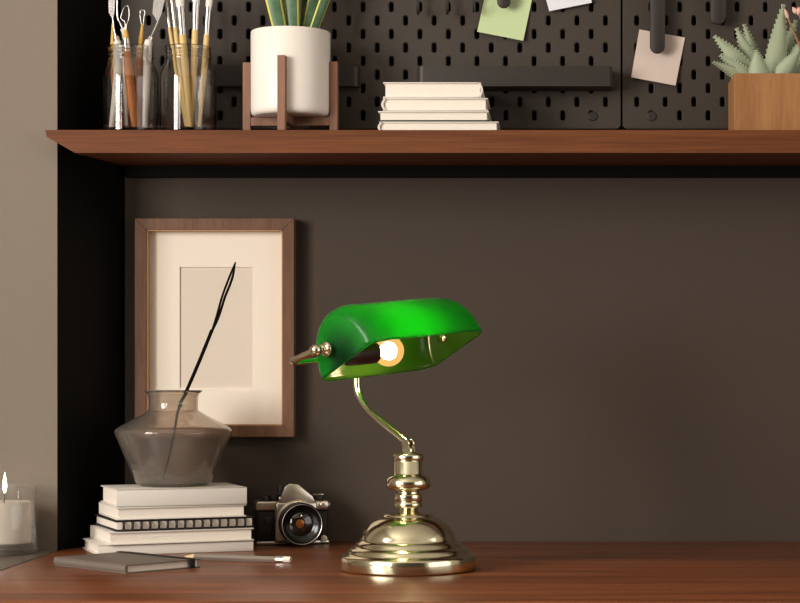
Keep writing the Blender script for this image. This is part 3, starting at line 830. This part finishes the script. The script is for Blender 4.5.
# foot inside the jar (y about 132), tip above the rim
t, p = stick('clay_tool', 'clay tool with thick orange handle and zigzag wire loop, middle of the jar', 'clay tool', GT, [(134.5, 133), (129, 75), (125.5, 30)], (2.672, 2.672),
             [('handle', 0, .80, [.0035, .0062, .0060, .0045], 'tool_wood', 1), ('ferrule', .78, .90, [.0048, .0046], 'ferrule', 1), ('wooden_tip', .89, 1, [.0042, .0025], 'tip', 1)])
e_ = p[-1]; loop(t, [e_ + V((-.001, 0, -.004)), e_ + V((-.0005, 0, .010)), e_ + V((-.006, 0, .016)), e_ + V((-.002, 0, .030)), e_ + V((.004, 0, .031)), e_ + V((.0045, 0, .016)), e_ + V((.001, 0, .006)), e_ + V((.001, 0, -.004))], .0007)
t, p = stick('clay_tool', 'clay tool with small rounded wire loop, right of the zigzag loop tool', 'clay tool', GT, [(140, 133), (138.5, 75), (142.5, 24)], (2.69, 2.69),
             [('handle', 0, .72, [.0030, .0056, .0055, .0040], 'tool_wood', 1), ('wooden_tip', .71, 1, [.0040, .0036, .0016], 'tip', 1)])
e_ = p[-1]; loop(t, [e_ + V((-.0008, 0, -.003)), e_ + V((-.0030, 0, .010)), e_ + V((-.0022, 0, .018)), e_ + V((.0012, 0, .0185)), e_ + V((.0034, 0, .016)), e_ + V((.0020, 0, .009)), e_ + V((.0008, 0, -.003))], .0008)
t, p = stick('clay_tool', 'yellow tipped clay tool at the left rim of the jar', 'clay tool', GT, [(121, 133), (114, 75), (112.7, 24)], (2.70, 2.70),
             [('handle', 0, .58, [.0030, .0050, .0048], 'tool_wood', 1), ('wooden_tip', .57, 1, [.0044, .0036, .0014], 'tip', 1)])


def spatula(label, path, dY, blade, shaft_r=.0011, handle=(.0035, .0058, .0050), hm='grey_paint'):
    t, p = stick('palette_knife', label, 'palette knife', GT, path, dY, [('handle', 0, .58, list(handle), hm, 1), ('ferrule', .57, .68, [.0042, .0036], 'ferrule', 1), ('shaft', .67, 1, [shaft_r, shaft_r], 'ferrule', 1)])
    Y = dY[1]; o = V(t.location); P = [at(x, y, Y) - o for x, y in blade]
    b = MB(); A = [b.b.verts.new(q + V((0, -.0005, 0))) for q in P]; B = [b.b.verts.new(q + V((0, .0005, 0))) for q in P]
    b.b.faces.new(A); b.b.faces.new(B[::-1])
    for i in range(len(P)): b.b.faces.new((A[i], A[(i + 1) % len(P)], B[(i + 1) % len(P)], B[i]))
    b.build('blade', M['ferrule'], t, smooth=0)


spatula('palette knife with broad grey blade leaning right over the jar', [(144.5, 132), (146.8, 70), (148, 46), (149.5, 40), (154, 30), (157.5, 22)], (2.678, 2.684), [(152.5, 13), (154.5, -8), (161, -12), (166, -6), (161.5, 14), (157.8, 23)])
spatula('palette knife with narrow blade at the left of the jar', [(112, 132), (117.5, 75), (118, 50), (116.8, 40), (114.2, 30), (112.8, 18)], (2.665, 2.668), [(108.8, 12), (108.3, -8), (112, -14), (115.5, -6), (114.6, 12), (112.6, 20)])
t, p = stick('clay_tool', 'thin bent wire tool standing behind the zigzag loop tool', 'clay tool', GT, [(126, 132), (125.5, 75), (125.8, 38), (121.5, 26), (117.5, 16), (117.2, -6)], (2.708, 2.700),
             [('handle', 0, .55, [.0030, .0045, .0040], 'grey_paint', 1), ('wire_shaft', .54, 1, [.0014, .0012], 'ferrule', 1)])

GP = 'paintbrushes in the right jar'
for (x0, x1, yf, rb, Y0, Y1, lab) in (
        (186, 163.5, 24, .0030, 2.685, 2.70, 'thin brush leaning furthest left in the jar of brushes'),
        (188, 170.5, 22, .0036, 2.678, 2.69, 'slim brush second from the left in the jar of brushes'),
        (190.5, 178.5, 30, .0050, 2.668, 2.672, 'thick brush with a wide white head in the jar of brushes'),
        (191.5, 196.5, 26, .0044, 2.680, 2.675, 'upright brush second from the right in the jar of brushes'),
        (199, 210.5, 30, .0040, 2.676, 2.684, 'brush leaning furthest right in the jar of brushes')):
    k = (132 - yf) / (132 + 16)
    stick('paintbrush', lab, 'paintbrush', GP, [(x0, 132), ((x0 + x1) / 2, 60), (x1, -16)], (Y0, Y1),
          [('handle', 0, k, [rb * .55, rb * .85, rb, rb * .92], 'brush_wood', 1), ('ferrule', k - .01, k + .17, [rb * .95, rb * 1.02, rb * 1.1], 'ferrule', 1), ('bristles', k + .16, 1, [rb * 1.12, rb * 1.25, rb * .5], 'grey_paint', .7)])

# ------------------------------------------------------------------ plant pot, its stand, and the planter
QX, QY = -.3620, 2.688
st_ = thing('plant_stand', 'walnut four legged plant stand holding the white pot', 'plant stand', (QX, QY, SHELF + .0003), math.radians(-3.4))
for ang in (0, 90, 180, 270):
    a = math.radians(ang); c_, s_ = math.cos(a), math.sin(a)
    lg = MB(); lg.box(-.0053, .0053, -.0053, .0053, 0, .0985, bev=.0007, mtx=Matrix.Translation((.0588 * c_, .0588 * s_, 0)) @ Matrix.Rotation(a, 4, 'Z'))
    lg.build('leg', M['stand'], st_, smooth=0)
b = MB(); b.box(-.0534, .0534, -.0050, .0050, .0130, .0245, bev=.0006); b.build('cross_bar', M['stand'], st_, smooth=0)
for s in (-1, 1):
    MB().box(-.0050, .0050, min(s * .0051, s * .0534), max(s * .0051, s * .0534), .0130, .0245, bev=.0006).build('cross_bar', M['stand'], st_, smooth=0)
pt = thing('potted_snake_plant', 'white cylinder pot with yellow edged snake plant in walnut stand', 'potted plant', (QX, QY, SHELF + .0252))
PH = .1138; PR = .0531
MB().lathe([(0, 0), (.046, 0), (.050, .0012), (.0522, .004), (PR, .009), (PR, PH - .0015), (PR - .0008, PH), (PR - .0030, PH), (PR - .0040, PH - .002), (PR - .0045, .008), (0, .006)], 72).build('pot', M['pot'], pt, smooth=50)
MB().lathe([(0, .103), (PR - .0050, .101), (PR - .0050, .090), (0, .090)], 40).build('soil', M['soil'], pt)


def blade(base, tip, wid, turn, bow=.0):
    """sword leaf: green middle, yellow margins, a shallow gutter section"""
    b = MB(); bm = b.b; N = 14; base, tip = V(base), V(tip); d = tip - base; up = d.normalized()
    sd = V((math.cos(turn), math.sin(turn), 0)); sd = (sd - up * sd.dot(up)).normalized(); fn = sd.cross(up)
    rows = []
    for i in range(N + 1):
        t = i / N; wv = wid * (.62 + 1.0 * t - 1.0 * t * t) * (1 if t < .72 else max(.03, 1 - ((t - .72) / .28) ** 1.6))
        c_ = base + d * t + fn * (bow * math.sin(PI * t))
        row = []
        for j, (s, q) in enumerate(((-1, .22), (-.78, .12), (-.35, .02), (.35, .02), (.78, .12), (1, .22))):
            row.append((c_ + sd * (s * wv / 2) - fn * (q * wv * .5), s))
        rows.append(row)
    F = [[bm.verts.new(p) for p, s in r] for r in rows]; G = [[bm.verts.new(p + fn * (.0016 * (1.05 - abs(s)))) for p, s in r] for r in rows]
    for i in range(N):
        for j in range(5):
            mi = 1 if j in (0, 4) else 0
            f = bm.faces.new((F[i][j], F[i][j + 1], F[i + 1][j + 1], F[i + 1][j])); f.material_index = mi
            f = bm.faces.new((G[i][j], G[i + 1][j], G[i + 1][j + 1], G[i][j + 1])); f.material_index = mi
        for j in (0, 5):
            f = bm.faces.new((F[i][j], F[i + 1][j], G[i + 1][j], G[i][j])); f.material_index = 1
    return b


Zs = .095
for (bx, by, dx, dy, h, wd, tn) in ((-.008, -.014, -.048, .0, .22, .026, .1), (.004, -.008, -.010, .01, .26, .026, -.05), (.018, .006, .040, .02, .21, .022, .3), (.012, .012, .026, .03, .24, .020, -.5), (-.012, .014, -.022, .03, .20, .022, .4), (.024, -.004, .062, .0, .18, .018, .6)):
    blade((bx, by, Zs), (bx + dx, by + dy, Zs + h), wd, tn, .004).build('leaf', [M['leaf'], M['margin']], pt, smooth=60)

al = thing('aloe_planter', 'oak box planter with a pale serrated aloe at the right end', 'potted plant', (.2306, 2.650, SHELF + .0003))
BW, BD, BH, tk = .165, .092, .0783, .007
b = MB(); b.box(0, BW, 0, tk, 0, BH, bev=.0008).box(0, BW, BD - tk, BD, 0, BH, bev=.0008).box(0, tk, tk - .0005, BD - tk + .0005, 0, BH, bev=.0008).box(BW - tk, BW, tk - .0005, BD - tk + .0005, 0, BH, bev=.0008).box(tk - .0005, BW - tk + .0005, tk - .0005, BD - tk + .0005, 0, .006)
b.build('planter_box', M['planter'], al, smooth=0)
MB().box(tk, BW - tk, tk, BD - tk, .006, BH - .006).build('soil', M['soil'], al, smooth=0)


def aloe_leaf(base, tip, wid, bend=.0, face=0.0):
    b = MB(); bm = b.b; N = 16; base, tip = V(base), V(tip); d = tip - base; up = d.normalized()
    sd = V((math.cos(face), math.sin(face), 0)); sd = (sd - up * sd.dot(up)).normalized(); fn = up.cross(sd)
    if fn.y > 0: fn = -fn
    rows = []; edge = []
    for i in range(N + 1):
        t = i / N
        wv = wid * 1.3 * (.85 + .8 * t - 1.0 * t * t) * (1 - .32 * t) * (1 - t ** 3.0) ** .85 + .0006
        c_ = base + d * t + V((0, 0, bend * math.sin(PI * t))) - fn * 0
        prof_ = [(-1, 0), (-.6, .20), (0, .28), (.6, .20), (1, 0), (.6, -.10), (0, -.13), (-.6, -.10)]
        rows.append([bm.verts.new(c_ + sd * (s * wv / 2) + fn * (q * wv)) for s, q in prof_])
        edge.append((c_, wv))
    for A, B in zip(rows, rows[1:]):
        for j in range(8): bm.faces.new((A[j], A[(j + 1) % 8], B[(j + 1) % 8], B[j]))
    bm.faces.new(rows[0][::-1]); bm.faces.new(rows[-1])
    for i in range(1, N):
        c_, wv = edge[i]; nx = edge[i + 1][0]
        for s in (-1, 1):
            p0 = c_ + sd * (s * wv * .47); p1 = nx + sd * (s * edge[i + 1][1] * .47); tp_ = p1 * .7 + p0 * .3 + sd * (s * .0025) + up * .0012
            a_, b_, c2 = bm.verts.new(p0), bm.verts.new(p1), bm.verts.new(tp_); e2 = bm.verts.new((p0 + p1) / 2 + fn * .0012); e3 = bm.verts.new((p0 + p1) / 2 - fn * .0010)
            bm.faces.new((a_, e2, c2)); bm.faces.new((e2, b_, c2)); bm.faces.new((b_, e3, c2)); bm.faces.new((e3, a_, c2))
    return b


ao = V(al.location)
ap = lambda x, y, Y: at(x, y, Y) - ao
for (x0, y0, Y0, x1, y1, Y1, wd, bd) in (
        (757, 86, 2.690, 714, 36, 2.685, .020, .004), (752, 86, 2.680, 713, 62, 2.655, .013, .003), (757, 88, 2.676, 720, 55, 2.660, .016, .003),
        (762, 86, 2.700, 736.5, 28, 2.705, .021, .0), (764, 82, 2.715, 744, 24, 2.735, .015, .0), (761, 90, 2.668, 756, 50, 2.655, .026, .0),
        (772, 86, 2.695, 783.5, 4, 2.715, .024, .0), (776, 88, 2.676, 800, 50, 2.660, .022, .004), (782, 86, 2.705, 811, 33, 2.715, .022, .004), (784, 86, 2.690, 822, 60, 2.680, .018, .004), (775, 84, 2.72, 796, 20, 2.738, .016, .0)):
    aloe_leaf(ap(x0, y0, Y0), ap(x1, y1, Y1), wd, bd).build('leaf', M['aloe'], al, smooth=50)
q0 = ap(812, 84, 2.712); q1 = ap(787, 15.5, 2.702)
b = MB(); b.tube(curve_pts([q0, q0.lerp(q1, .5) + V((.002, 0, 0)), q1], 20), [.0019 - .0006 * i / 20 for i in range(21)], 8); b.build('flower_stem', M['stem'], al)
b = MB(); b.lathe([(.0012, -.004), (.0026, 0), (.0022, .005), (0, .011)], 12, mtx=aim(q1, (q1 - q0))); b.build('flower_bud', M['bud'], al)
q2 = ap(798.5, 13, 2.702); q3 = ap(814, 60, 2.710)
b = MB(); b.tube([q3, q3.lerp(q2, .6) + V((.001, 0, .002)), q2], .0013, 8); b.build('flower_stem', M['stem'], al)
for s in (-1, 0, 1):
    b = MB(); b.lathe([(.0008, -.003), (.0034, .001), (.0030, .005), (0, .009)], 12, mtx=aim(q2 + V((s * .0035, 0, abs(s) * .001)), (s * .7, -.3, 1))); b.build('flower_bud', M['bud'], al)


# ------------------------------------------------------------------ light, world, camera
def area(name, loc, rot, sx, sy, power, col):
    l = bpy.data.lights.new(name, 'AREA'); l.shape = 'RECTANGLE'; l.size = sx; l.size_y = sy; l.energy = power; l.color = col
    o = bpy.data.objects.new(name, l); o.location = loc; o.rotation_euler = rot; C.objects.link(o)


area('daylight_west', (LX - .03, (WL[0] + WL[1]) / 2, (WL[2] + WL[3]) / 2), (0, -PI / 2, 0), WL[3] - WL[2] - .1, WL[1] - WL[0] - .1, 108, (1.0, 0.94, 0.87))
area('highlight_lamp_west', (LX - .03, (WM[0] + WM[1]) / 2, (WM[2] + WM[3]) / 2), (0, -PI / 2, 0), WM[3] - WM[2] - .1, WM[1] - WM[0] - .1, 40, (1.0, 0.94, 0.87))  # added lamp, broadens the left highlight on the brass
area('highlight_lamp_east', (RX + .03, (WR[0] + WR[1]) / 2, (WR[2] + WR[3]) / 2), (0, PI / 2, 0), WR[3] - WR[2] - .1, WR[1] - WR[0] - .1, 25, (1.0, 0.94, 0.87))  # added lamp, gives the brass its highlight on the right
w = bpy.data.worlds.new('World'); bpy.context.scene.world = w; w.use_nodes = True
w.node_tree.nodes['Background'].inputs[0].default_value = (0.9, 0.95, 1.0, 1); w.node_tree.nodes['Background'].inputs[1].default_value = 0.6

cd = bpy.data.cameras.new('camera'); co = bpy.data.objects.new('camera', cd); C.objects.link(co)
co.location = (0, 0, CAM); co.rotation_euler = (PI / 2, 0, 0)
cd.sensor_width = 36; cd.lens = 2000 / 800 * 36
cd.shift_x = -160 / 800; cd.shift_y = (373 - 301.5) / 800
cd.clip_start = 0.05
S = bpy.context.scene; S.camera = co
S.view_settings.view_transform = 'Standard'; S.view_settings.look = 'None'; S.view_settings.gamma = 1.0
S.view_settings.exposure = -0.2; S.view_settings.use_curve_mapping = False
S.cycles.use_denoising = True
S.cycles.max_bounces = 12; S.cycles.transparent_max_bounces = 24
S.cycles.caustics_reflective = False; S.cycles.caustics_refractive = True; S.cycles.blur_glossy = 1.0
S.cycles.sample_clamp_indirect = 6.0
